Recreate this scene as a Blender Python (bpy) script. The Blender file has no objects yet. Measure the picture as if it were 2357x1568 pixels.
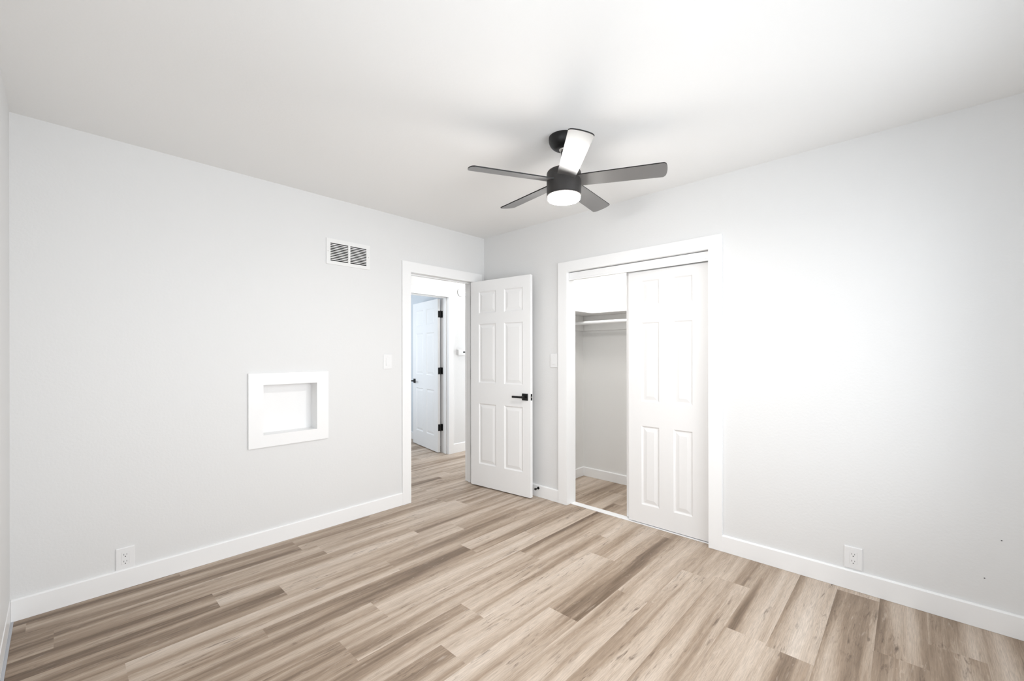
import bpy, bmesh, math, random
from mathutils import Vector, Matrix

# ------------------------------------------------------------------ camera, world, light, exposure
scene = bpy.context.scene
COL = scene.collection
F_PX, HORIZON, YAW, ROLL = 978.19, 813.93, math.radians(46.86), math.radians(0.0827)
cam_data = bpy.data.cameras.new('camera')
cam_data.sensor_fit = 'HORIZONTAL'
cam_data.sensor_width = 36.0
cam_data.lens = F_PX / 2357 * 36.0
cam_data.shift_y = (HORIZON - 784) / 2357
cam_data.clip_start = 0.02
cam = bpy.data.objects.new('camera', cam_data)
COL.objects.link(cam)
fw = Vector((math.sin(YAW), math.cos(YAW), 0))
rt = Vector((math.cos(YAW), -math.sin(YAW), 0))
up = Vector((0, 0, 1))
r2 = rt * math.cos(ROLL) - up * math.sin(ROLL)
u2 = up * math.cos(ROLL) + rt * math.sin(ROLL)
m = Matrix.Identity(4)
for i in range(3):
    m[i][0], m[i][1], m[i][2] = r2[i], u2[i], -fw[i]
m.translation = Vector((-3.0137, -3.2191, 1.3123))
cam.matrix_world = m
scene.camera = cam

world = bpy.data.worlds.new('world')
scene.world = world
world.use_nodes = True
bg = world.node_tree.nodes['Background']
bg.inputs['Color'].default_value = (0.80, 0.90, 1.0, 1)

vs = scene.view_settings
vs.view_transform = 'Standard'
vs.look = 'None'
vs.gamma = 1.0
vs.use_curve_mapping = False
vs.exposure = 0.27

H = 2.5                      # ceiling height
YB = -3.75                   # wall behind the camera
XL = -3.178                  # wall just left of the camera
WT = 0.115                   # wall thickness


def area_light(name, loc, direction, sx, sy, power, color, spread=180):
    d = bpy.data.lights.new(name, 'AREA')
    d.shape = 'RECTANGLE'
    d.size, d.size_y, d.energy, d.color = sx, sy, power, color
    d.spread = math.radians(spread)
    o = bpy.data.objects.new(name, d)
    o.location = loc
    o.rotation_euler = Vector(direction).to_track_quat('-Z', 'Y').to_euler()
    COL.objects.link(o)
    return o


P_WIN_L, P_WIN_B, P_FAN, P_SCONCE, P_FAR, P_HALL, P_CLOSET, P_SKY = 10.5, 30.5, 13.0, 3.5, 25.0, 3.0, 9.5, 1.0
P_HALL_END = 21.0
bg.inputs['Strength'].default_value = P_SKY
area_light('daylight left window', (XL - 0.20, -2.75, 1.4), (1, 0, -0.11), 1.5, 1.3, P_WIN_L, (0.962, 0.98, 1.0), 130)
area_light('daylight rear window', (-1.65, YB - 0.20, 1.38), (0, 1, -0.08), 2.4, 1.6, P_WIN_B, (0.962, 0.98, 1.0), 128)
area_light('daylight far room window', (-1.15, 2.6, 1.5), (1, 0, 0), 1.2, 1.2, P_FAR, (0.86, 0.93, 1.0))


area_light('hall fill light', (0.10, 0.65, 2.47), (0, 0, -1), 0.3, 0.3, P_HALL, (1.0, 0.985, 0.96))  # unseen fill added under the hall ceiling, no fixture there
area_light('hall end fill', (2.15, 0.62, 1.15), (-1, 0, 0), 0.9, 2.0, P_HALL_END, (0.98, 0.99, 1.0))  # unseen fill added beyond the hall end to brighten the hall wall
area_light('closet ceiling lamp', (0.24, -1.45, 2.47), (0, 0, -1), 0.25, 0.25, P_CLOSET, (1.0, 0.985, 0.95))


# ------------------------------------------------------------------ materials
def principled(name, color, rough, metallic=0.0, spec=0.5):
    mt = bpy.data.materials.new(name)
    mt.use_nodes = True
    b = mt.node_tree.nodes['Principled BSDF']
    b.inputs['Base Color'].default_value = (*color, 1)
    b.inputs['Roughness'].default_value = rough
    b.inputs['Metallic'].default_value = metallic
    b.inputs['Specular IOR Level'].default_value = spec
    return mt, mt.node_tree.nodes, mt.node_tree.links, b


def bump_noise(nodes, links, b, scale, strength, dist, detail=3):
    tc = nodes.new('ShaderNodeTexCoord')
    n = nodes.new('ShaderNodeTexNoise')
    n.inputs['Scale'].default_value = scale
    n.inputs['Detail'].default_value = detail
    links.new(tc.outputs['Object'], n.inputs['Vector'])
    bp = nodes.new('ShaderNodeBump')
    bp.inputs['Strength'].default_value = strength
    bp.inputs['Distance'].default_value = dist
    links.new(n.outputs['Fac'], bp.inputs['Height'])
    links.new(bp.outputs['Normal'], b.inputs['Normal'])


def paint(name, color, rough, scale=90, strength=0.12, dist=0.002, spec=0.4):
    mt, n, l, b = principled(name, color, rough, 0, spec)
    bump_noise(n, l, b, scale, strength, dist)
    return mt


M = {}
M['wall'] = paint('light grey orange-peel wall paint', (0.79, 0.79, 0.786), 0.5, 75, 0.22, 0.003)
M['ceiling'] = paint('flat white ceiling paint', (0.92, 0.92, 0.912), 0.7, 60, 0.15, 0.003, 0.2)
M['trim'] = paint('white satin trim paint', (0.93, 0.93, 0.928), 0.33, 40, 0.03, 0.001)
M['door'] = paint('white satin door paint', (0.92, 0.92, 0.918), 0.38, 40, 0.03, 0.001)
M['closet_wall'] = paint('white closet paint', (0.86, 0.855, 0.84), 0.55, 75, 0.15, 0.003)
M['closet_door'] = paint('off-white closet door paint', (0.87, 0.863, 0.857), 0.42, 40, 0.03, 0.001)
M['plastic'] = paint('white moulded plastic', (0.86, 0.86, 0.86), 0.3, 200, 0.01, 0.0005)
M['vent_white'] = paint('white enamelled steel', (0.86, 0.86, 0.85), 0.35, 200, 0.01, 0.0005)
M['duct'] = paint('dark duct interior', (0.006, 0.006, 0.006), 0.8)
M['slot'] = paint('dark slot', (0.02, 0.02, 0.02), 0.6)
M['slot_grey'] = paint('grey slot', (0.14, 0.14, 0.14), 0.6)
M['black_metal'] = paint('matte black metal', (0.006, 0.006, 0.006), 0.42, 300, 0.02, 0.0005, 0.3)
M['black_enamel'] = paint('black fan enamel', (0.006, 0.006, 0.006), 0.42, 300, 0.02, 0.0005)
M['blade'] = paint('black satin fan blade', (0.090, 0.087, 0.086), 0.52, 250, 0.04, 0.0005, 0.8)
M['housing'] = paint('black fan housing with painted glare', (0.034, 0.031, 0.030), 0.45, 300, 0.02, 0.0005)  # black housing, lifted to grey to paint in the lamp's veiling glare
_b = M['blade'].node_tree.nodes['Principled BSDF']
_b.inputs['IOR'].default_value = 1.75
_b.inputs['Coat Weight'].default_value = 1.0
_b.inputs['Coat Roughness'].default_value = 0.46
_b.inputs['Coat IOR'].default_value = 1.6
M['blade_edge'] = paint('black fan blade edge', (0.008, 0.008, 0.008), 0.5)
M['rubber'] = paint('black rubber', (0.015, 0.015, 0.015), 0.7)
M['chrome'] = principled('polished chrome', (0.55, 0.55, 0.55), 0.18, 1.0)[0]
M['dark_chrome'] = principled('smoky chrome', (0.20, 0.20, 0.20), 0.25, 1.0)[0]
M['steel'] = principled('brushed steel', (0.62, 0.60, 0.57), 0.35, 1.0)[0]
M['grey_strip'] = paint('grey floor strip', (0.50, 0.51, 0.54), 0.5)
M['display'] = paint('dark display', (0.03, 0.03, 0.03), 0.2)


def emissive(name, color, strength):
    mt = bpy.data.materials.new(name)
    mt.use_nodes = True
    nt = mt.node_tree
    b = nt.nodes['Principled BSDF']
    b.inputs['Base Color'].default_value = (0.9, 0.9, 0.9, 1)
    b.inputs['Emission Color'].default_value = (*color, 1)
    b.inputs['Emission Strength'].default_value = strength
    return mt


FAN_AREA = math.pi * 0.088 ** 2 + 2 * math.pi * 0.088 * 0.012
M['fan_light'] = emissive('lit fan diffuser', (1.0, 0.98, 0.952), P_FAN / (math.pi * FAN_AREA))
M['sconce_light'] = emissive('lit sconce glass', (1.0, 0.98, 0.95), P_SCONCE / (math.pi * 0.055))

gm = bpy.data.materials.new('window glass')
gm.use_nodes = True
nt = gm.node_tree
nt.nodes.clear()
out = nt.nodes.new('ShaderNodeOutputMaterial')
mx = nt.nodes.new('ShaderNodeMixShader')
tr = nt.nodes.new('ShaderNodeBsdfTransparent')
gl = nt.nodes.new('ShaderNodeBsdfGlossy')
gl.inputs['Roughness'].default_value = 0.02
mx.inputs[0].default_value = 0.06
nt.links.new(tr.outputs[0], mx.inputs[1])
nt.links.new(gl.outputs[0], mx.inputs[2])
nt.links.new(mx.outputs[0], out.inputs[0])
M['glass'] = gm


def floor_material():
    mt, n, l, b = principled('greige oak vinyl plank', (0.4, 0.33, 0.27), 0.42, 0, 0.35)
    geo = n.new('ShaderNodeNewGeometry')
    sep = n.new('ShaderNodeSeparateXYZ')
    l.new(geo.outputs['Position'], sep.inputs[0])
    tone = n.new('ShaderNodeAttribute'); tone.attribute_name = 'plank_tone'
    off = n.new('ShaderNodeAttribute'); off.attribute_name = 'plank_offset'

    def math_(op, a, bb=None, c=None):
        x = n.new('ShaderNodeMath'); x.operation = op
        for i, v in enumerate((a, bb, c)):
            if v is None:
                continue
            if isinstance(v, (int, float)):
                x.inputs[i].default_value = v
            else:
                l.new(v, x.inputs[i])
        return x.outputs[0]

    def vec(sx, sy, ox=0.0, oz=0.0):
        c = n.new('ShaderNodeCombineXYZ')
        l.new(math_('MULTIPLY_ADD', sep.outputs[0], sx, math_('MULTIPLY_ADD', off.outputs['Fac'], 7.31, ox)), c.inputs[0])
        l.new(math_('MULTIPLY', warpy, sy), c.inputs[1])
        l.new(math_('MULTIPLY_ADD', off.outputs['Fac'], 13.7, oz), c.inputs[2])
        return c.outputs[0]

    def noise(v, scale=1.0, detail=2.0, rough=0.5, dist=0.0):
        t = n.new('ShaderNodeTexNoise')
        t.inputs['Scale'].default_value = scale
        t.inputs['Detail'].default_value = detail
        t.inputs['Roughness'].default_value = rough
        t.inputs['Distortion'].default_value = dist
        l.new(v, t.inputs['Vector'])
        return t.outputs['Fac']

    def ramp(fac, stops):
        r = n.new('ShaderNodeValToRGB')
        while len(r.color_ramp.elements) < len(stops):
            r.color_ramp.elements.new(0.5)
        for e, (p, c) in zip(r.color_ramp.elements, stops):
            e.position = p
            e.color = (*c, 1) if isinstance(c, tuple) else (c, c, c, 1)
        l.new(fac, r.inputs[0])
        return r.outputs['Color']

    def mix(fac, a, bb, mode='MIX'):
        x = n.new('ShaderNodeMix'); x.data_type = 'RGBA'; x.blend_type = mode
        if isinstance(fac, (int, float)):
            x.inputs[0].default_value = fac
        else:
            l.new(fac, x.inputs[0])
        for i, v in ((6, a), (7, bb)):
            if isinstance(v, tuple):
                x.inputs[i].default_value = (*v, 1)
            else:
                l.new(v, x.inputs[i])
        return x.outputs[2]

    # slow sideways wander of the grain
    warpy = sep.outputs[1]
    wv = vec(1.6, 3.0, 0, 3.0)
    wander = noise(wv, 1.0, 1.0)
    warpy = math_('MULTIPLY_ADD', math_('SUBTRACT', wander, 0.5), 0.035, sep.outputs[1])
    broad = noise(vec(0.55, 11.0), 1.0, 2.0, 0.5)                # wide soft light and dark bands
    mid = noise(vec(1.3, 42.0, 2.0, 5.0), 1.0, 2.0, 0.6)         # narrower streaks
    fine = noise(vec(13.0, 300.0, 5.0, 9.0), 1.0, 3.0, 0.7)       # pores
    fleck = noise(vec(9.0, 60.0, 1.0, 2.0), 1.0, 3.0, 0.65, 0.6)  # short broken marks
    knot_zone = noise(vec(2.2, 9.0, 11.0, 4.0), 1.0, 1.0)
    t = math_('ADD', math_('MULTIPLY', broad, 0.95), math_('MULTIPLY', mid, 0.24))
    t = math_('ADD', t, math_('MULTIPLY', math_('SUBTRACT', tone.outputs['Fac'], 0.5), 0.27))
    base = ramp(t, [(0.33, FLOOR_DARK), (0.50, FLOOR_MID), (0.66, FLOOR_LIGHT), (0.85, FLOOR_PALE)])
    base = mix(0.70, base, ramp(fine, [(0.32, 0.62), (0.62, 1.04)]), 'MULTIPLY')
    fm = math_('MULTIPLY', ramp(fleck, [(0.55, 0.0), (0.72, 1.0)]), ramp(knot_zone, [(0.46, 0.0), (0.62, 1.0)]))
    base = mix(math_('MULTIPLY', fm, 0.75), base, FLOOR_KNOT)
    lm = math_('MULTIPLY', ramp(fleck, [(0.28, 1.0), (0.40, 0.0)]), 0.30)
    base = mix(lm, base, FLOOR_PALE)
    l.new(base, b.inputs['Base Color'])
    bp = n.new('ShaderNodeBump')
    bp.inputs['Strength'].default_value = 0.12
    bp.inputs['Distance'].default_value = 0.0012
    l.new(fine, bp.inputs['Height'])
    l.new(bp.outputs['Normal'], b.inputs['Normal'])
    return mt


FLOOR_DARK = (0.190, 0.130, 0.086)
FLOOR_MID = (0.398, 0.300, 0.220)
FLOOR_LIGHT = (0.590, 0.482, 0.388)
FLOOR_PALE = (0.700, 0.600, 0.510)
FLOOR_KNOT = (0.090, 0.058, 0.040)
M['floor'] = floor_material()


# ------------------------------------------------------------------ mesh helpers
def new():
    return bmesh.new()


def box(bm, x0, x1, y0, y1, z0, z1, bevel=0.0, seg=1):
    vs_ = [bm.verts.new((x, y, z)) for x in (x0, x1) for y in (y0, y1) for z in (z0, z1)]
    q = [(0, 1, 3, 2), (4, 6, 7, 5), (0, 4, 5, 1), (2, 3, 7, 6), (0, 2, 6, 4), (1, 5, 7, 3)]
    fs = [bm.faces.new([vs_[i] for i in f]) for f in q]
    if bevel:
        es = list({e for f in fs for e in f.edges})
        bmesh.ops.bevel(bm, geom=es, offset=bevel, segments=seg, profile=0.6, affect='EDGES', clamp_overlap=True)
    return bm


def lathe(bm, profile, seg=48, center=(0, 0), axis='z', cap=True):
    """profile: list of (radius, height) along the axis"""
    rings = []
    for r, h in profile:
        ring = []
        for i in range(seg):
            a = 2 * math.pi * i / seg
            c, s = r * math.cos(a), r * math.sin(a)
            if axis == 'z':
                p = (center[0] + c, center[1] + s, h)
            elif axis == 'y':
                p = (center[0] + c, h, center[1] + s)
            else:
                p = (h, center[0] + c, center[1] + s)
            ring.append(bm.verts.new(p))
        rings.append(ring)
    for a, b_ in zip(rings, rings[1:]):
        for i in range(seg):
            j = (i + 1) % seg
            bm.faces.new((a[i], a[j], b_[j], b_[i]))
    if cap:
        bm.faces.new(rings[0])
        bm.faces.new(rings[-1])
    return bm


def tube(bm, pts, r, seg=16):
    pts = [Vector(p) for p in pts]
    rings = []
    for i, p in enumerate(pts):
        d = (pts[min(i + 1, len(pts) - 1)] - pts[max(i - 1, 0)]).normalized()
        a = d.orthogonal().normalized() if i == 0 else (prev - d * prev.dot(d)).normalized()
        prev = a
        b_ = d.cross(a)
        rings.append([bm.verts.new(p + (a * math.cos(t) + b_ * math.sin(t)) * r)
                      for t in (2 * math.pi * k / seg for k in range(seg))])
    for a, b_ in zip(rings, rings[1:]):
        for i in range(seg):
            j = (i + 1) % seg
            bm.faces.new((a[i], a[j], b_[j], b_[i]))
    bm.faces.new(rings[0]); bm.faces.new(rings[-1])
    return bm


def torus(bm, c, R, r, axis='y', seg=40, sub=10):
    g = []
    for i in range(seg):
        a = 2 * math.pi * i / seg
        ring = []
        for k in range(sub):
            t = 2 * math.pi * k / sub
            rr = R + r * math.cos(t)
            if axis == 'y':
                p = (c[0] + rr * math.cos(a), c[1] + r * math.sin(t), c[2] + rr * math.sin(a))
            else:
                p = (c[0] + rr * math.cos(a), c[1] + rr * math.sin(a), c[2] + r * math.sin(t))
            ring.append(bm.verts.new(p))
        g.append(ring)
    for i in range(seg):
        for k in range(sub):
            bm.faces.new((g[i][k], g[(i + 1) % seg][k], g[(i + 1) % seg][(k + 1) % sub], g[i][(k + 1) % sub]))
    return bm


def obj(name, bm, mat, parent=None, smooth=False, local=False, angle=35):
    bmesh.ops.recalc_face_normals(bm, faces=bm.faces[:])
    if parent is not None and not local:
        o_ = Vector((0, 0, 0)); p = parent
        while p is not None:
            o_ += p.location; p = p.parent
        bmesh.ops.translate(bm, verts=bm.verts[:], vec=-o_)
    me = bpy.data.meshes.new(name)
    bm.to_mesh(me)
    bm.free()
    me.materials.append(M[mat])
    if smooth:
        me.polygons.foreach_set('use_smooth', [True] * len(me.polygons))
        me.set_sharp_from_angle(angle=math.radians(angle))
    o = bpy.data.objects.new(name, me)
    COL.objects.link(o)
    if parent is not None:
        o.parent = parent
    return o


def thing(name, label, cat, loc=(0, 0, 0), rz=0.0, group=None, kind=None):
    o = bpy.data.objects.new(name, None)
    o.empty_display_size = 0.05
    COL.objects.link(o)
    o.location = loc
    o.rotation_euler = (0, 0, rz)
    return tag(o, label, cat, group, kind)


def tag(o, label, cat, group=None, kind=None):
    o['label'] = label
    o['category'] = cat
    if group:
        o['group'] = group
    if kind:
        o['kind'] = kind
    return o


def struct(name, bm, mat, label, cat, **k):
    return tag(obj(name, bm, mat, **k), label, cat, kind='structure')


def slab(bm, axis, c0, c1, u0, u1, z0, z1, holes=()):
    """wall slab with rectangular holes; axis 'x' or 'y' is the thickness direction, holes = (ua, ub, za, zb[, depth])"""
    def P(c, u, z):
        return (c, u, z) if axis == 'x' else (u, c, z)
    us = sorted({u0, u1} | {h for q in holes for h in q[:2]})
    zs = sorted({z0, z1} | {h for q in holes for h in q[2:4]})
    us = [u for u in us if u0 <= u <= u1]
    zs = [z for z in zs if z0 <= z <= z1]
    cache = {}

    def V(c, u, z):
        k = (round(c, 5), round(u, 5), round(z, 5))
        if k not in cache:
            cache[k] = bm.verts.new(P(c, u, z))
        return cache[k]

    def solid(i, j):
        if i < 0 or j < 0 or i >= len(us) - 1 or j >= len(zs) - 1:
            return False
        uc, zc = (us[i] + us[i + 1]) / 2, (zs[j] + zs[j + 1]) / 2
        return not any(q[0] < uc < q[1] and q[2] < zc < q[3] for q in holes)
    for i in range(len(us) - 1):
        for j in range(len(zs) - 1):
            if not solid(i, j):
                continue
            a, b_, c, d = us[i], us[i + 1], zs[j], zs[j + 1]
            for cc in (c0, c1):
                bm.faces.new([V(cc, a, c), V(cc, b_, c), V(cc, b_, d), V(cc, a, d)])
            for (di, dj, e) in ((-1, 0, ((a, c), (a, d))), (1, 0, ((b_, c), (b_, d))), (0, -1, ((a, c), (b_, c))), (0, 1, ((a, d), (b_, d)))):
                if not solid(i + di, j + dj):
                    bm.faces.new([V(c0, *e[0]), V(c0, *e[1]), V(c1, *e[1]), V(c1, *e[0])])
    return bm


# ------------------------------------------------------------------ room shell
# bedroom: x from XL to 0, y from YB to 0; hall beyond wall_left (y 0.115..1.175); far room beyond the hall; closet x 0.115..0.85
HALL = 1.175
HWT = 0.145               # hall wall thickness
DX0, DX1, DZ = -0.895, -0.144, 2.03       # bedroom doorway, clear opening
CY0, CY1, CZ = -2.225, -1.056, 2.015      # closet opening
HX0, HX1, HZ = -0.345, 0.458, 2.048       # hall doorway
NX0, NX1, NZ0, NZ1 = -2.062, -1.705, 0.758, 1.100   # niche opening
VX0, VX1, VZ0, VZ1 = -1.603, -1.306, 2.020, 2.160   # vent hole

# floor: one sheet of planks running along x
rng = random.Random(7)
bm = new()
tone_l = bm.faces.layers.float.new('plank_tone')
off_l = bm.faces.layers.float.new('plank_offset')
PW, PL = 0.178, 1.222
joint = {1: -3.03, 2: -2.441, 3: -0.94, 4: -1.60, 5: -2.35, 6: -1.89, 7: -2.14, 8: -0.35, 9: -1.837, 10: -1.28,
         11: -0.895, 12: -0.43, 13: -1.60, 14: -2.05, 15: -0.847, 16: -1.28, 17: -0.556, 0: -1.90, -1: -1.30}
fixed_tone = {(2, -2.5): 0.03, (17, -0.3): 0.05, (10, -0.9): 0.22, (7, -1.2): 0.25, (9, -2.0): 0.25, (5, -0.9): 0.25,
              (12, -0.2): 0.35, (15, -0.6): 0.62, (16, -0.2): 0.1, (17, -0.9): 0.5, (1, -3.1): 0.1, (5, -2.5): 0.15, (6, -2.5): 0.2, (6, -1.7): 0.75, (2, -3.0): 0.03, (3, -2.8): 0.10, (4, -2.9): 0.08, (4, -2.0): 0.5, (3, -1.5): 0.6, (0, -2.5): 0.12, (1, -2.5): 0.15, (-1, -2.6): 0.15, (7, -2.6): 0.2, (8, -1.0): 0.75, (17, 0.0): 0.05, (18, -0.5): 0.2}  # lowest far-left tones also paint in light falloff; the rest are plank colour
FX0, FX1 = XL - 0.06, 1.9
for r in range(-16, 25):
    y1 = -0.074 - PW * r
    y0 = y1 - PW
    y0c, y1c = max(y0, YB - 0.06), min(y1, 2.75)
    if y1c <= y0c:
        continue
    j0 = joint.get(r, rng.uniform(-2, 0))
    k0 = math.floor((FX0 - j0) / PL)
    k1 = math.ceil((FX1 - j0) / PL)
    for k in range(k0, k1):
        a, b_ = max(FX0, j0 + k * PL), min(FX1, j0 + (k + 1) * PL)
        if b_ - a < 1e-4:
            continue
        f = bm.faces.new([bm.verts.new(p) for p in ((a, y0c, 0), (b_, y0c, 0), (b_, y1c, 0), (a, y1c, 0))])
        tv = rng.gauss(0.5, 0.18)
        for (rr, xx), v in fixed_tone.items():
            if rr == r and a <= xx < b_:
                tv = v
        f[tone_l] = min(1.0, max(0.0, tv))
        f[off_l] = rng.uniform(0, 20)
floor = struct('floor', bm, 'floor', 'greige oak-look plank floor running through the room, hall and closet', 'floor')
bm = new()
box(bm, FX0, FX1, YB - 0.06, 2.75, -0.06, -0.004)
obj('subfloor', bm, 'duct', floor)

struct('ceiling', box(new(), XL - 0.13, 2.05, YB - 0.13, 2.87, H, H + 0.1), 'ceiling', 'plain white painted ceiling above the ceiling fan', 'ceiling')

struct('wall_left', slab(new(), 'y', 0.0, WT, XL - WT, 2.0, 0, H, [(DX0 - 0.02, DX1 + 0.02, -1, DZ + 0.02), (NX0 - 0.01, NX1 + 0.01, NZ0 - 0.01, NZ1 + 0.01), (VX0, VX1, VZ0, VZ1)]),
       'wall', 'pale grey wall with the niche, air vent and hall doorway', 'wall')
struct('wall_right', slab(new(), 'x', 0.0, WT, YB - WT, 0.0, 0, H, [(CY0 - 0.02, CY1 + 0.02, -1, CZ + 0.02)]),
       'wall', 'pale grey wall with the closet opening', 'wall')
WLY0, WLY1, WLZ0, WLZ1 = -3.50, -2.00, 0.75, 2.05
struct('wall_near', slab(new(), 'x', XL - WT, XL, YB - WT, 0.0, 0, H, [(WLY0, WLY1, WLZ0, WLZ1)]),
       'wall', 'pale grey wall seen as a sliver at the left edge', 'wall')
WBX0, WBX1, WBZ0, WBZ1 = -2.90, -0.40, 0.55, 2.20
struct('wall_rear', slab(new(), 'y', YB - WT, YB, XL, 0.0, 0, H, [(WBX0, WBX1, WBZ0, WBZ1)]),
       'wall', 'pale grey wall behind the camera with a window', 'wall')
struct('wall_hall', slab(new(), 'y', HALL, HALL + HWT, -1.75, 2.0, 0, H, [(HX0 - 0.02, HX1 + 0.02, -1, HZ + 0.02)]),
       'wall', 'bright hall wall seen through the doorway, carrying sconce and thermostat', 'wall')
struct('wall_hall_end', slab(new(), 'x', -1.75 - WT, -1.75, WT, HALL + HWT, 0, H), 'wall', 'end wall of the hall beside the doorway, left', 'wall')
struct('wall_hall_right', slab(new(), 'x', 1.9, 2.0, WT, HALL, 0, H, [(0.20, 1.08, -1, 2.05)]), 'wall', 'end wall of the hall with an opening added for fill light', 'wall')  # opening added only to let the hall end fill through
M['far_wall'] = paint('pale blue grey paint', (0.70, 0.74, 0.78), 0.55, 75, 0.15, 0.003)
struct('wall_far_right', slab(new(), 'x', 0.715, 0.83, HALL + HWT, 2.8, 0, H), 'far_wall', 'pale bluish wall of the far room behind the hall door', 'wall')
struct('wall_far_back', slab(new(), 'y', 2.75, 2.85, -1.75, 0.83, 0, H), 'far_wall', 'back wall of the far room beyond the hall', 'wall')
struct('wall_far_left', slab(new(), 'x', -1.75 - WT, -1.75, HALL + HWT, 2.85, 0, H), 'far_wall', 'left wall of the far room beyond the hall', 'wall')
CXB, CYL, CYR = 0.855, -0.645, -2.66
struct('wall_closet_back', slab(new(), 'x', CXB, CXB + 0.1, CYR - 0.1, CYL + 0.1, 0, H), 'closet_wall', 'back wall inside the closet', 'wall')
struct('wall_closet_left', slab(new(), 'y', CYL, CYL + 0.1, WT, CXB, 0, H), 'closet_wall', 'left side wall inside the closet', 'wall')
struct('wall_closet_right', slab(new(), 'y', CYR - 0.1, CYR, WT, CXB, 0, H), 'closet_wall', 'right side wall inside the closet behind the sliding doors', 'wall')


# windows (behind the camera) let the daylight in
def window(name, axis, c0, c1, u0, u1, z0, z1, label):
    loc = (c0, (u0 + u1) / 2, z0) if axis == 'x' else ((u0 + u1) / 2, c0, z0)
    t = thing(name, label, 'window', loc, kind='structure')
    lo, hi = min(c0, c1), max(c0, c1)

    def bb(b_, ua, ub, za, zb, ca=lo, cb=hi):
        return box(b_, ca, cb, ua, ub, za, zb, 0.002) if axis == 'x' else box(b_, ua, ub, ca, cb, za, zb, 0.002)
    b_ = new()
    w = 0.05
    for q in ((u0, u0 + w, z0, z1), (u1 - w, u1, z0, z1), (u0 + w, u1 - w, z0, z0 + w), (u0 + w, u1 - w, z1 - w, z1), ((u0 + u1) / 2 - 0.03, (u0 + u1) / 2 + 0.03, z0 + w, z1 - w)):
        bb(b_, *q)
    obj('window_frame', b_, 'trim', t)
    mid = (lo + hi) / 2
    b_ = new()
    bb(b_, u0 + w, u1 - w, z0 + w, z1 - w, mid - 0.003, mid + 0.003)
    obj('window_pane', b_, 'glass', t)
    return t


window('window_1', 'x', XL - 0.09, XL - 0.02, WLY0, WLY1, WLZ0, WLZ1, 'white framed window in the wall just left of the camera')
window('window_2', 'y', YB - 0.09, YB - 0.02, WBX0, WBX1, WBZ0, WBZ1, 'white framed window in the wall behind the camera')

# ------------------------------------------------------------------ baseboards
BB, BT = 0.108, 0.015


def base_run(bm, axis, c, sgn, u0, u1, h=BB, z0=0.001, bt=None):
    """board standing against a wall face at coordinate c, sticking out by BT towards sgn"""
    bt = bt or BT
    e = min(0.006, bt * 0.6)
    prof = [(c, z0), (c + sgn * bt, z0), (c + sgn * bt, h - e), (c + sgn * (bt - e), h), (c, h)]
    rings = []
    for u in (u0, u1):
        rings.append([bm.verts.new((p, u, z) if axis == 'x' else (u, p, z)) for p, z in prof])
    n_ = len(prof)
    for i in range(n_):
        j = (i + 1) % n_
        bm.faces.new((rings[0][i], rings[0][j], rings[1][j], rings[1][i]))
    bm.faces.new(rings[0]); bm.faces.new(rings[1])
    return bm


CW, CT = 0.085, 0.018   # casing width, thickness
struct('baseboard_left', base_run(new(), 'y', 0, -1, XL + 0.0035, DX0 - CW), 'trim', 'white baseboard under the niche, left wall', 'baseboard')
struct('baseboard_right', base_run(new(), 'x', 0, -1, YB + BT, CY0 - CW), 'trim', 'white baseboard right of the closet', 'baseboard')
struct('baseboard_corner', base_run(new(), 'x', 0, -1, CY1 + 0.091, -BT), 'trim', 'short white baseboard between the open door and the closet', 'baseboard')
struct('baseboard_near', base_run(new(), 'x', XL, 1, YB + BT, -0.0005, BB, 0.001, 0.003), 'trim', 'white baseboard at the extreme left edge', 'baseboard')
struct('trim_5', box(new(), XL + 0.0032, XL + 0.013, YB + BT, -BT - 0.0005, 0.0004, 0.003, 0.0006), 'grey_strip', 'thin grey floor strip along the leftmost baseboard', 'floor strip')
struct('baseboard_rear', base_run(new(), 'y', YB, 1, XL + BT, -BT), 'trim', 'white baseboard behind the camera', 'baseboard')
struct('baseboard_hall', base_run(new(), 'y', HALL, -1, HX1 + 0.08, 1.9, 0.122), 'trim', 'white baseboard in the hall under the thermostat', 'baseboard')
struct('baseboard_far', base_run(new(), 'x', 0.715, -1, HALL + HWT, 2.75, 0.11), 'trim', 'white baseboard in the far room behind the hall door', 'baseboard')
struct('baseboard_closet_back', base_run(new(), 'x', CXB, -1, CYR, CYL - BT, 0.095), 'trim', 'white baseboard along the closet back wall', 'baseboard')
struct('baseboard_closet_left', base_run(new(), 'y', CYL, -1, WT, CXB, 0.095), 'trim', 'short white baseboard on the closet side wall', 'baseboard')


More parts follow.
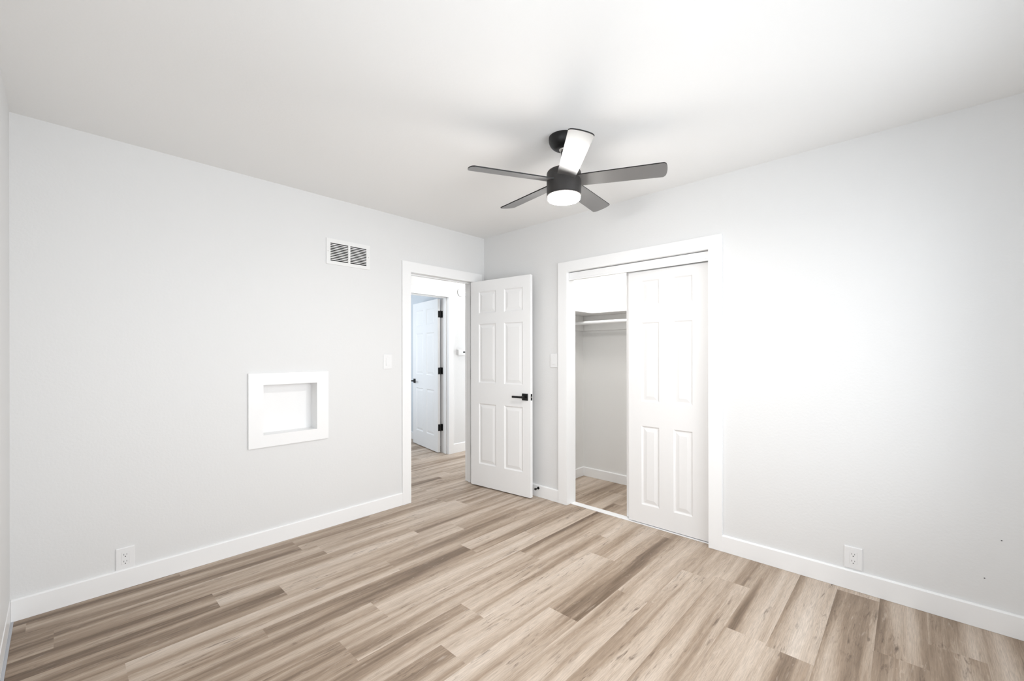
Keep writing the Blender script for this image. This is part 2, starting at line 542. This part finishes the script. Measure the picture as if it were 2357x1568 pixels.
# ------------------------------------------------------------------ door casings and jambs
def door_trim(name, label, axis, face, back, sgn, u0, u1, z1, cw_l, cw_r, ch, casing_back=True):
    """casing on the wall face (sticking out towards sgn) and a jamb lining the opening u0..u1, 0..z1"""
    loc = ((u0 + u1) / 2, face, 0) if axis == 'y' else (face, (u0 + u1) / 2, 0)
    t = thing(name, label, 'door trim', loc, kind='structure')

    def bb(b_, ua, ub, ca, cb, za, zb, bev=0.002):
        ca, cb = sorted((ca, cb))
        return box(b_, ua, ub, ca, cb, za, zb, bev) if axis == 'y' else box(b_, ca, cb, ua, ub, za, zb, bev)
    for (f, s) in ([(face, sgn), (back, -sgn)] if casing_back else [(face, sgn)]):
        c_ = f + s * CT
        for nm, poly in (('side_casing', ((u0 - cw_l, 0.0015), (u0, 0.0015), (u0, z1), (u0 - cw_l, z1 + ch))),
                         ('side_casing', ((u1 + cw_r, 0.0015), (u1, 0.0015), (u1, z1), (u1 + cw_r, z1 + ch))),
                         ('head_casing', ((u0 - cw_l, z1 + ch), (u0, z1), (u1, z1), (u1 + cw_r, z1 + ch)))):
            b_ = new()                                   # mitred board
            rings = [[b_.verts.new((u, cc, z) if axis == 'y' else (cc, u, z)) for u, z in poly] for cc in (f, c_)]
            b_.faces.new(rings[0]); b_.faces.new(rings[1])
            for k in range(4):
                b_.faces.new((rings[0][k], rings[0][(k + 1) % 4], rings[1][(k + 1) % 4], rings[1][k]))
            obj(nm, b_, 'trim', t)
    b_ = new()
    bb(b_, u0 - 0.019, u0 - 0.0005, face, back, 0.001, z1 + 0.019, 0)
    bb(b_, u1 + 0.0005, u1 + 0.019, face, back, 0.001, z1 + 0.019, 0)
    bb(b_, u0 - 0.0005, u1 + 0.0005, face, back, z1 + 0.0005, z1 + 0.019, 0)
    obj('jamb', b_, 'trim', t)
    return t, bb


t, bb = door_trim('trim_1', 'white casing around the open doorway to the hall', 'y', 0, WT, -1, DX0, DX1, DZ, CW, 0.100, 0.09)
b_ = new()   # door stop strips on the jamb
bb(b_, DX0 + 0.0003, DX0 + 0.012, 0.042, 0.078, 0.001, DZ - 0.012)
bb(b_, DX1 - 0.012, DX1 - 0.0003, 0.042, 0.078, 0.001, DZ - 0.012)
bb(b_, DX0 + 0.0003, DX1 - 0.0003, 0.042, 0.078, DZ - 0.012, DZ)
obj('stop_strip', b_, 'trim', t)

t, bb = door_trim('trim_2', 'white casing and track header around the closet opening', 'x', 0, WT, -1, CY0, CY1, CZ, CW, 0.091, 0.088, False)
b_ = new()
bb(b_, CY0 + 0.001, CY1 - 0.001, 0.020, 0.030, 1.944, CZ - 0.004)
bb(b_, CY0 + 0.001, CY1 - 0.001, 0.016, 0.030, 1.944, 1.961)
bb(b_, CY0 + 0.001, CY1 - 0.001, 0.030, 0.112, 2.000, CZ - 0.004)
obj('track_fascia', b_, 'trim', t)
b_ = new()
bb(b_, CY0 + 0.001, CY1 - 0.001, 0.036, 0.100, 0.0006, 0.006, 0.001)
obj('floor_track', b_, 'trim', t)

t, bb = door_trim('trim_3', 'white casing of the doorway on the far side of the hall', 'y', HALL, HALL + HWT, -1, HX0, HX1, HZ, 0.08, 0.077, 0.083)
b_ = new()
bb(b_, HX1 - 0.012, HX1 - 0.0003, HALL + 0.030, HALL + 0.066, 0.001, HZ - 0.012)
bb(b_, HX0 + 0.0003, HX0 + 0.012, HALL + 0.030, HALL + 0.066, 0.001, HZ - 0.012)
bb(b_, HX0 + 0.0003, HX1 - 0.0003, HALL + 0.030, HALL + 0.066, HZ - 0.012, HZ)
obj('stop_strip', b_, 'trim', t)


# ------------------------------------------------------------------ six-panel doors
def panel_door(bm, w, z0, z1, th, cols, rows, both=True):
    """slab 0..w, thickness 0..th (visible face at y=0), moulded raised panels"""
    us = sorted({0, w} | {c for q in cols for c in q})
    zs = sorted({z0, z1} | {c for q in rows for c in q})
    steps = [(0.0, 0.0), (0.010, 0.008), (0.016, 0.0085), (0.042, 0.0025)]
    for side in (0, 1):
        if side and not both:
            break
        yf = 0 if side == 0 else th
        s = 1 if side == 0 else -1
        for i in range(len(us) - 1):
            for j in range(len(zs) - 1):
                a, b_, c, d = us[i], us[i + 1], zs[j], zs[j + 1]
                panel = any(abs(a - q[0]) < 1e-6 for q in cols) and any(abs(c - q[0]) < 1e-6 for q in rows)
                if not panel:
                    bm.faces.new([bm.verts.new((u, yf, z)) for u, z in ((a, c), (b_, c), (b_, d), (a, d))])
                    continue
                loops = [[bm.verts.new((u, yf + s * dp, z)) for u, z in ((a + o, c + o), (b_ - o, c + o), (b_ - o, d - o), (a + o, d - o))] for o, dp in steps]
                for p, q in zip(loops, loops[1:]):
                    for k in range(4):
                        bm.faces.new((p[k], p[(k + 1) % 4], q[(k + 1) % 4], q[k]))
                bm.faces.new(loops[-1])
    for (p, q) in (((0, z0), (w, z0)), ((w, z0), (w, z1)), ((w, z1), (0, z1)), ((0, z1), (0, z0))):
        bm.faces.new([bm.verts.new(v) for v in ((p[0], 0, p[1]), (q[0], 0, q[1]), (q[0], th, q[1]), (p[0], th, p[1]))])
    if not both:
        bm.faces.new([bm.verts.new(v) for v in ((0, th, z0), (w, th, z0), (w, th, z1), (0, th, z1))])
    bmesh.ops.remove_doubles(bm, verts=bm.verts[:], dist=1e-5)
    return bm


def lever(parent, s, z, side, direction, th):
    """square rosette and flat lever; side -1 on the visible face, +1 on the back; direction along local x"""
    yf = 0.0 if side < 0 else th
    h = bpy.data.objects.new('door_handle', None)
    b_ = new()
    ya, yb = sorted((yf + side * 0.0003, yf + side * 0.010))
    box(b_, s - 0.031, s + 0.031, ya, yb, z - 0.031, z + 0.031, 0.002)
    ro = obj('door_handle', b_, 'black_metal', parent, local=True)
    b_ = new()
    ya, yb = sorted((yf + side * 0.010, yf + side * 0.050))
    box(b_, s - 0.011, s + 0.011, ya, yb, z - 0.011, z + 0.011, 0.002)
    ya, yb = sorted((yf + side * 0.042, yf + side * 0.054))
    xa, xb = sorted((s - direction * 0.011, s + direction * 0.115))
    box(b_, xa, xb, ya, yb, z - 0.0095, z + 0.0095, 0.002)
    obj('lever', b_, 'black_metal', ro, local=True)
    bpy.data.objects.remove(h)
    return ro


# bedroom door, open
hx, hy = -0.187, -0.006
fx, fy = -0.112, -0.725
ang = math.atan2(fy - hy, fx - hx)
DW = math.hypot(fx - hx, fy - hy)
d1 = thing('door_1', 'white six-panel bedroom door standing open with a black lever handle', 'door', (hx, hy, 0), ang, kind='structure')
cols = [(0.105, 0.322), (0.423, 0.639)]
rows = [(0.228, 0.822), (1.025, 1.603), (1.706, 1.920)]
obj('door_slab', panel_door(new(), DW, 0.010, 2.025, 0.035, cols, rows), 'door', d1, local=True)
lever(d1, 0.667, 0.917, -1, -1, 0.035)
lever(d1, 0.667, 0.917, 1, -1, 0.035)
b_ = new()
box(b_, DW + 0.0002, DW + 0.0022, 0.006, 0.029, 0.917 - 0.029, 0.917 + 0.029, 0.0008)
lp = obj('latch_plate', b_, 'black_metal', d1, local=True)
b_ = new()
box(b_, DW + 0.002, DW + 0.011, 0.011, 0.024, 0.917 - 0.008, 0.917 + 0.008, 0.003)
obj('latch_bolt', b_, 'steel', lp, local=True)
for z in (0.30, 1.06, 1.80):
    b_ = new()
    box(b_, -0.0025, -0.0003, 0.002, 0.034, z, z + 0.09, 0)
    lathe(b_, [(0.006, z - 0.002), (0.006, z + 0.092)], 16, (-0.004, 0.043))
    obj('hinge', b_, 'black_metal', d1, local=True)

# hall door, open into the far room (local origin at the free edge, x runs back to the hinge)
gx, gy = 0.553, 2.119
kx, ky = 0.398, 1.317
ang = math.atan2(ky - gy, kx - gx)
HW = math.hypot(kx - gx, ky - gy)
d2 = thing('door_2', 'white six-panel door with black hinges, open beyond the hall', 'door', (gx, gy, 0), ang, kind='structure')
cols = [(0.115, 0.355), (0.462, 0.702)]
obj('door_slab', panel_door(new(), HW, 0.010, 2.035, 0.035, cols, [(0.215, 0.825), (1.02, 1.60), (1.705, 1.925)]), 'door', d2, local=True)
lever(d2, 0.065, 0.917, -1, 1, 0.035)
lever(d2, 0.065, 0.917, 1, 1, 0.035)
for z in (0.292, 1.040, 1.789):
    b_ = new()
    box(b_, HW + 0.0003, HW + 0.003, 0.004, 0.033, z, z + 0.088, 0.001)
    lathe(b_, [(0.007, z - 0.003), (0.007, z + 0.091)], 16, (HW + 0.006, 0.040))
    hg = obj('hinge', b_, 'black_metal', d2, local=True)
    # leaf let into the jamb
    b_ = new()
    c, s_ = math.cos(-ang), math.sin(-ang)
    pts = [(HX1 - 0.0032, HALL + HWT + 0.001), (HX1 - 0.0006, HALL + HWT + 0.001), (HX1 - 0.0006, HALL + HWT - 0.034), (HX1 - 0.0032, HALL + HWT - 0.034)]
    lo = []
    for px, py in pts:
        dx, dy = px - gx, py - gy
        lo.append((dx * c - dy * s_, dx * s_ + dy * c))
    v0 = [b_.verts.new((*p, z)) for p in lo]
    v1 = [b_.verts.new((*p, z + 0.088)) for p in lo]
    b_.faces.new(v0); b_.faces.new(v1)
    for i in range(4):
        b_.faces.new((v0[i], v0[(i + 1) % 4], v1[(i + 1) % 4], v1[i]))
    obj('hinge_leaf', b_, 'black_metal', hg, local=True)

# closet sliding doors
cols = [(0.106, 0.247), (0.354, 0.491)]
rows = [(0.155, 0.757), (0.943, 1.548), (1.680, 1.868)]
d3 = thing('door_3', 'front white six-panel sliding closet door', 'door', (0.045, -1.607, 0), -math.pi / 2, kind='structure')
obj('door_slab', panel_door(new(), 0.598, 0.012, 1.941, 0.035, cols, rows), 'closet_door', d3, local=True)
d4 = thing('door_4', 'rear sliding closet door, only a sliver showing behind the front one', 'door', (0.088, -1.566, 0), -math.pi / 2, kind='structure')
obj('door_slab', panel_door(new(), 0.640, 0.012, 1.941 + 0.02, 0.022, [(0.12, 0.27), (0.37, 0.52)], rows, False), 'closet_door', d4, local=True)

# ------------------------------------------------------------------ closet fittings
sh = thing('closet_shelf', 'white L-shaped closet shelf above the hanging rod', 'shelf', (0.6, -1.0, 1.71))
SZ0, SZ1, SXF, SYF = 1.710, 1.729, 0.600, -0.925
b_ = new()
pts = [(CXB - 0.001, CYL - 0.001), (WT + 0.02, CYL - 0.001), (WT + 0.02, SYF), (SXF, SYF), (SXF, CYR + 0.001), (CXB - 0.001, CYR + 0.001)]
v0 = [b_.verts.new((*p, SZ0)) for p in pts]
v1 = [b_.verts.new((*p, SZ1)) for p in pts]
b_.faces.new(v0); b_.faces.new(v1)
for i in range(len(pts)):
    j = (i + 1) % len(pts)
    b_.faces.new((v0[i], v0[j], v1[j], v1[i]))
obj('shelf_board', b_, 'trim', sh)
obj('cleat', box(new(), CXB - 0.020, CXB - 0.001, CYR + 0.001, CYL - 0.003, 1.552, SZ0 - 0.0005, 0.001), 'closet_wall', sh)
obj('cleat', box(new(), WT + 0.02, CXB - 0.024, CYL - 0.020, CYL - 0.001, 1.552, SZ0 - 0.0005, 0.001), 'closet_wall', sh)

rod = thing('closet_rod', 'white round hanging rod under the closet shelf', 'closet rod', (0.55, -1.6, 1.61))
obj('rod', lathe(new(), [(0.0165, CYR + 0.002), (0.0165, CYL - 0.021)], 24, (0.55, 1.613), 'y'), 'trim', rod, smooth=True)
b_ = new()
lathe(b_, [(0.030, CYL - 0.0205), (0.030, CYL - 0.026), (0.021, CYL - 0.034), (0.021, CYL - 0.040)], 24, (0.55, 1.613), 'y')
obj('rod_socket', b_, 'trim', rod, smooth=True)

# ------------------------------------------------------------------ ceiling fan
AX, AY, BZ = -1.112, -1.830, 2.258
fan = thing('ceiling_fan', 'black five-blade ceiling fan with a lit round light', 'ceiling fan', (AX, AY, H))


def prof(r, z0, z1):
    return [(r * math.cos(a), z0 + (z1 - z0) * math.sin(a)) for a in (math.pi / 2 * i / 10 for i in range(11))]


canopy = [(0.082, H - 0.001), (0.083, H - 0.012)] + [(0.028 + 0.055 * math.cos(a), H - 0.012 - 0.056 * math.sin(a)) for a in (math.pi / 2 * i / 12 for i in range(1, 13))] + [(0.024, H - 0.066)]
obj('canopy', lathe(new(), canopy, 64, (AX, AY)), 'black_enamel', fan, smooth=True)
b_ = new()
lathe(b_, [(0.006, H - 0.060)] + [(0.027 * math.cos(a), H - 0.066 - 0.016 * math.sin(a)) for a in (math.pi / 2 * i / 8 for i in range(8))] + [(0.004, H - 0.082)], 32, (AX, AY))
obj('hanger_ball', b_, 'steel', fan, smooth=True)
obj('downrod', lathe(new(), [(0.0155, H - 0.070), (0.0155, 2.316)], 32, (AX, AY)), 'black_enamel', fan, smooth=True)
hp = [(0.020, 2.330), (0.030, 2.329), (0.034, 2.317), (0.070, 2.316)] + [(0.0745 + 0.020 * math.sin(a), 2.296 + 0.020 * math.cos(a)) for a in (math.pi / 2 * i / 8 for i in range(9))] + [(0.0945, 2.190), (0.0935, 2.184), (0.0945, 2.182), (0.0945, 2.176), (0.0905, 2.173)]
obj('motor_housing', lathe(new(), hp, 72, (AX, AY)), 'housing', fan, smooth=True)
b_ = new()
lathe(b_, [(0.086, 2.1735), (0.0885, 2.171), (0.0885, 2.160), (0.086, 2.1565), (0.078, 2.154), (0.040, 2.152), (0.010, 2.1515)], 72, (AX, AY))
obj('light_diffuser', b_, 'fan_light', fan, smooth=True)


def blade_mesh():
    """blade along +x, slab with a rounded tip, underside at z=0"""
    b_ = new()
    R0, R1, w0, w1, th = 0.080, 0.534, 0.098, 0.116, 0.006
    outline = []
    nseg = 10
    for i in range(nseg + 1):
        r = R0 + (R1 - 0.016 - R0) * i / nseg
        outline.append((r, (w0 + (w1 - w0) * i / nseg) / 2))
    tip = []
    for i in range(1, 16):
        a = i / 16
        y = w1 / 2 * (1 - 2 * a)
        edge = 1 - abs(1 - 2 * a) ** 6
        tip.append((R1 - 0.016 + 0.003 + edge * 0.007 + 0.008 * (1 - (2 * y / w1) ** 2), y))
    pts = outline + tip + [(x, -y) for x, y in reversed(outline)]
    lo = [b_.verts.new((x, y, 0)) for x, y in pts]
    hi = [b_.verts.new((x, y, th)) for x, y in pts]
    f0 = b_.faces.new(lo)
    f1 = b_.faces.new(hi)
    for i in range(len(pts)):
        j = (i + 1) % len(pts)
        f = b_.faces.new((lo[i], lo[j], hi[j], hi[i]))
        f.material_index = 1
    f1.material_index = 1
    f0.material_index = 0
    return b_


blade0 = obj('blade', blade_mesh(), 'blade', fan, local=True)
blade0.data.materials.append(M['blade_edge'])
PITCH = math.radians(-12.9)
for i in range(5):
    b = blade0 if i == 0 else blade0.copy()
    if i:
        COL.objects.link(b)
        b.parent = fan
    a = math.radians(224.33 + 72 * i)
    b.matrix_parent_inverse = Matrix.Identity(4)
    b.matrix_local = Matrix.Translation((0, 0, BZ - 0.003 - H)) @ Matrix.Rotation(a, 4, 'Z') @ Matrix.Rotation(PITCH, 4, 'X')

# ------------------------------------------------------------------ return air vent
vent = thing('air_vent', 'white louvered return air vent high on the left wall', 'air vent', ((VX0 + VX1) / 2, 0, 2.0))
b_ = new()
VO = (-1.632, -1.278, 1.995, 2.190)
b2 = slab(new(), 'y', -0.008, -0.0005, VO[0], VO[1], VO[2], VO[3], [(VX0 + 0.002, -1.4605, VZ0 + 0.002, VZ1 - 0.002), (-1.4435, VX1 - 0.002, VZ0 + 0.002, VZ1 - 0.002)])
obj('vent_frame', b2, 'vent_white', vent)
for (a, c) in ((VX0 + 0.002, -1.4605), (-1.4435, VX1 - 0.002)):
    b_ = new()
    n_ = 11
    pitch = (VZ1 - VZ0 - 0.004) / (n_ - 0.35)
    for i in range(1, n_):
        zc = VZ0 + 0.002 + pitch * (i - 0.18)
        # thin blade tilted down towards the room
        q = [(-0.0075, zc - 0.0030), (-0.0075, zc + 0.0030), (-0.004, zc + 0.0032), (0.007, zc + 0.0034), (0.007, zc + 0.0022), (-0.004, zc - 0.0024)]
        r0 = [b_.verts.new((a, y, z)) for y, z in q]
        r1 = [b_.verts.new((c, y, z)) for y, z in q]
        b_.faces.new(r0); b_.faces.new(r1)
        for k in range(6):
            b_.faces.new((r0[k], r0[(k + 1) % 6], r1[(k + 1) % 6], r1[k]))
    obj('louvers', b_, 'vent_white', vent)
b_ = new()
for q in ((VX0 + 0.0003, VX0 + 0.0018, VZ0 + 0.0003, VZ1 - 0.0003), (VX1 - 0.0018, VX1 - 0.0003, VZ0 + 0.0003, VZ1 - 0.0003),
          (VX0 + 0.0018, VX1 - 0.0018, VZ0 + 0.0003, VZ0 + 0.0018), (VX0 + 0.0018, VX1 - 0.0018, VZ1 - 0.0018, VZ1 - 0.0003)):
    box(b_, q[0], q[1], 0.0, 0.112, q[2], q[3])
box(b_, VX0 + 0.0003, VX1 - 0.0003, 0.100, 0.112, VZ0 + 0.0003, VZ1 - 0.0003)
obj('duct', b_, 'duct', vent)
for x in (-1.619, -1.291):
    obj('screw', lathe(new(), [(0.0035, -0.0082), (0.0030, -0.0098), (0.0005, -0.0102)], 16, (x, 2.092), 'y'), 'steel', vent, smooth=True)

# ------------------------------------------------------------------ wall niche
ni = thing('wall_niche', 'white framed square recess set into the left wall', 'niche', ((NX0 + NX1) / 2, 0, NZ0))
obj('niche_frame', slab(new(), 'y', -0.014, -0.0005, -2.152, -1.620, 0.676, 1.181, [(NX0, NX1, NZ0, NZ1)]), 'trim', ni)
b_ = new()
yb, e = 0.098, 0.008
box(b_, NX0 - e, NX0, -0.0004, yb, NZ0 - e, NZ1 + e)
box(b_, NX1, NX1 + e, -0.0004, yb, NZ0 - e, NZ1 + e)
box(b_, NX0, NX1, -0.0004, yb, NZ0 - e, NZ0)
box(b_, NX0, NX1, -0.0004, yb, NZ1, NZ1 + e)
box(b_, NX0 - e, NX1 + e, yb, yb + 0.01, NZ0 - e, NZ1 + e)
obj('recess_box', b_, 'trim', ni)


# ------------------------------------------------------------------ outlets and switches (built in local frame: x along wall, y = 0 at the wall, -y to the room)
def plate(bm, w, h, hole_w, hole_h, th=0.006):
    o = 0.004
    for s in (1,):
        loops = [[(-w / 2, -h / 2), (w / 2, -h / 2), (w / 2, h / 2), (-w / 2, h / 2)]]
    A = [(-w / 2, -0.0004), (-w / 2, -th + 0.002), (-w / 2 + o, -th)]
    prev = None
    for dx, y in A:
        ww, hh = -dx, h / 2 - (w / 2 + dx)
        ring = [bm.verts.new((x, y, z)) for x, z in ((-ww, -hh), (ww, -hh), (ww, hh), (-ww, hh))]
        if prev:
            for k in range(4):
                bm.faces.new((prev[k], prev[(k + 1) % 4], ring[(k + 1) % 4], ring[k]))
        prev = ring
    for y in (-th, -th + 0.0014):
        ring = [bm.verts.new((x, y, z)) for x, z in ((-hole_w / 2, -hole_h / 2), (hole_w / 2, -hole_h / 2), (hole_w / 2, hole_h / 2), (-hole_w / 2, hole_h / 2))]
        for k in range(4):
            bm.faces.new((prev[k], prev[(k + 1) % 4], ring[(k + 1) % 4], ring[k]))
        prev = ring
    bm.faces.new(prev)
    return bm


def outlet(label, loc, rz):
    t = thing('wall_outlet', label, 'outlet', loc, rz)
    obj('cover_plate', plate(new(), 0.080, 0.122, 0.0335, 0.067), 'plastic', t, local=True)
    ins = obj('receptacle', box(new(), -0.0164, 0.0164, -0.0066, -0.0046, -0.0332, 0.0332, 0.0004), 'plastic', t, local=True)
    for zc in (0.0190, -0.0190):
        for (x, w, h, mt) in ((-0.0063, 0.0022, 0.0085, 'slot_grey'), (0.0063, 0.0022, 0.0070, 'slot_grey')):
            obj('slot', box(new(), x - w / 2, x + w / 2, -0.0070, -0.0060, zc + 0.003 - h / 2, zc + 0.003 + h / 2), mt, ins, local=True)
        obj('slot', lathe(new(), [(0.0026, -0.0070), (0.0026, -0.0060)], 16, (0, zc - 0.0085), 'y'), 'slot', ins, local=True)
    for z in (0.0485, -0.0485):
        obj('screw', lathe(new(), [(0.0026, -0.0059), (0.0022, -0.0067)], 16, (0, z), 'y'), 'plastic', t, local=True)
    return t


outlet('white wall outlet low on the left wall, just above the baseboard', (-2.7585, 0, 0.167), 0)
outlet('white wall outlet low on the right wall, right of the closet', (0, -2.9875, 0.176), -math.pi / 2)


def switch(label, loc, rz):
    t = thing('light_switch', label, 'light switch', loc, rz)
    obj('cover_plate', plate(new(), 0.080, 0.122, 0.0335, 0.067), 'plastic', t, local=True)
    b_ = new()
    q = [(-0.0047, -0.0330), (-0.0098, -0.0325), (-0.0066, 0.0325), (-0.0047, 0.0330)]
    r0 = [b_.verts.new((-0.0163, y, z)) for y, z in q]
    r1 = [b_.verts.new((0.0163, y, z)) for y, z in q]
    b_.faces.new(r0); b_.faces.new(r1)
    for k in range(4):
        b_.faces.new((r0[k], r0[(k + 1) % 4], r1[(k + 1) % 4], r1[k]))
    obj('rocker', b_, 'plastic', t, local=True)
    for z in (0.0485, -0.0485):
        obj('screw', lathe(new(), [(0.0026, -0.0059), (0.0022, -0.0067)], 16, (0, z), 'y'), 'plastic', t, local=True)
    return t


switch('white rocker switch left of the hall doorway', (-1.115, 0, 1.244), 0)
switch('white rocker switch between the open door and the closet', (0, -0.907, 1.249), -math.pi / 2)

# ------------------------------------------------------------------ hall: thermostat and sconce
th = thing('thermostat', 'white box thermostat on the hall wall beside the open door', 'thermostat', (0.68, HALL, 1.29))
obj('thermostat_body', box(new(), 0.606, 0.760, HALL - 0.034, HALL - 0.0005, 1.289, 1.366, 0.008, 3), 'plastic', th, smooth=True)
obj('display', box(new(), 0.684, 0.722, HALL - 0.0352, HALL - 0.0338, 1.322, 1.340, 0.0004), 'display', th)

sc = thing('wall_sconce', 'round chrome wall sconce with a lit white shade in the hall', 'wall sconce', (0.67, HALL, 2.13))
b_ = new()
lathe(b_, [(0.056, HALL - 0.0005), (0.056, HALL - 0.010), (0.050, HALL - 0.016), (0.030, HALL - 0.020), (0.012, HALL - 0.030)], 48, (0.672, 2.132), 'y')
obj('backplate', b_, 'plastic', sc, smooth=True)
obj('rim', torus(new(), (0.672, HALL - 0.008, 2.132), 0.055, 0.0055), 'dark_chrome', sc, smooth=True)
b_ = new()
tube(b_, [(0.672, HALL - 0.025, 2.132), (0.664, HALL - 0.055, 2.110), (0.660, HALL - 0.085, 2.075), (0.668, HALL - 0.105, 2.058), (0.690, HALL - 0.110, 2.062)], 0.006, 14)
lathe(b_, [(0.004, 2.030), (0.011, 2.034), (0.011, 2.052), (0.016, 2.062), (0.016, 2.074), (0.010, 2.078)], 24, (0.690, HALL - 0.110))
obj('arm', b_, 'dark_chrome', sc, smooth=True)
b_ = new()
lathe(b_, [(0.018, 2.076), (0.036, 2.080), (0.044, 2.100), (0.047, 2.150), (0.046, 2.215), (0.040, 2.238), (0.020, 2.244)], 36, (0.690, HALL - 0.110))
obj('shade', b_, 'sconce_light', sc, smooth=True)

# ------------------------------------------------------------------ small things on the right wall
ds = thing('door_stop', 'black door stop on the baseboard behind the open door', 'door stop', (0, -0.735, 0.082))
SY, SZ = -0.738, 0.082
obj('stop_rod', lathe(new(), [(0.012, -BT - 0.0003), (0.012, -BT - 0.004), (0.005, -BT - 0.006), (0.005, -0.058)], 20, (SY, SZ), 'x'), 'black_metal', ds, smooth=True)
obj('rubber_tip', lathe(new(), [(0.007, -0.050), (0.0105, -0.052), (0.0105, -0.062), (0.007, -0.066)], 20, (SY, SZ), 'x'), 'rubber', ds, smooth=True)
for (y, z, lab) in ((-3.530, 0.434, 'dark nail head in the right wall, the upper of two'), (-3.476, 0.239, 'dark nail head in the right wall, the lower near the baseboard')):
    tag(obj('nail_head', lathe(new(), [(0.0030, -0.0003), (0.0026, -0.0012), (0.0006, -0.0016)], 16, (y, z), 'x'), 'slot_grey', smooth=True), lab, 'nail')
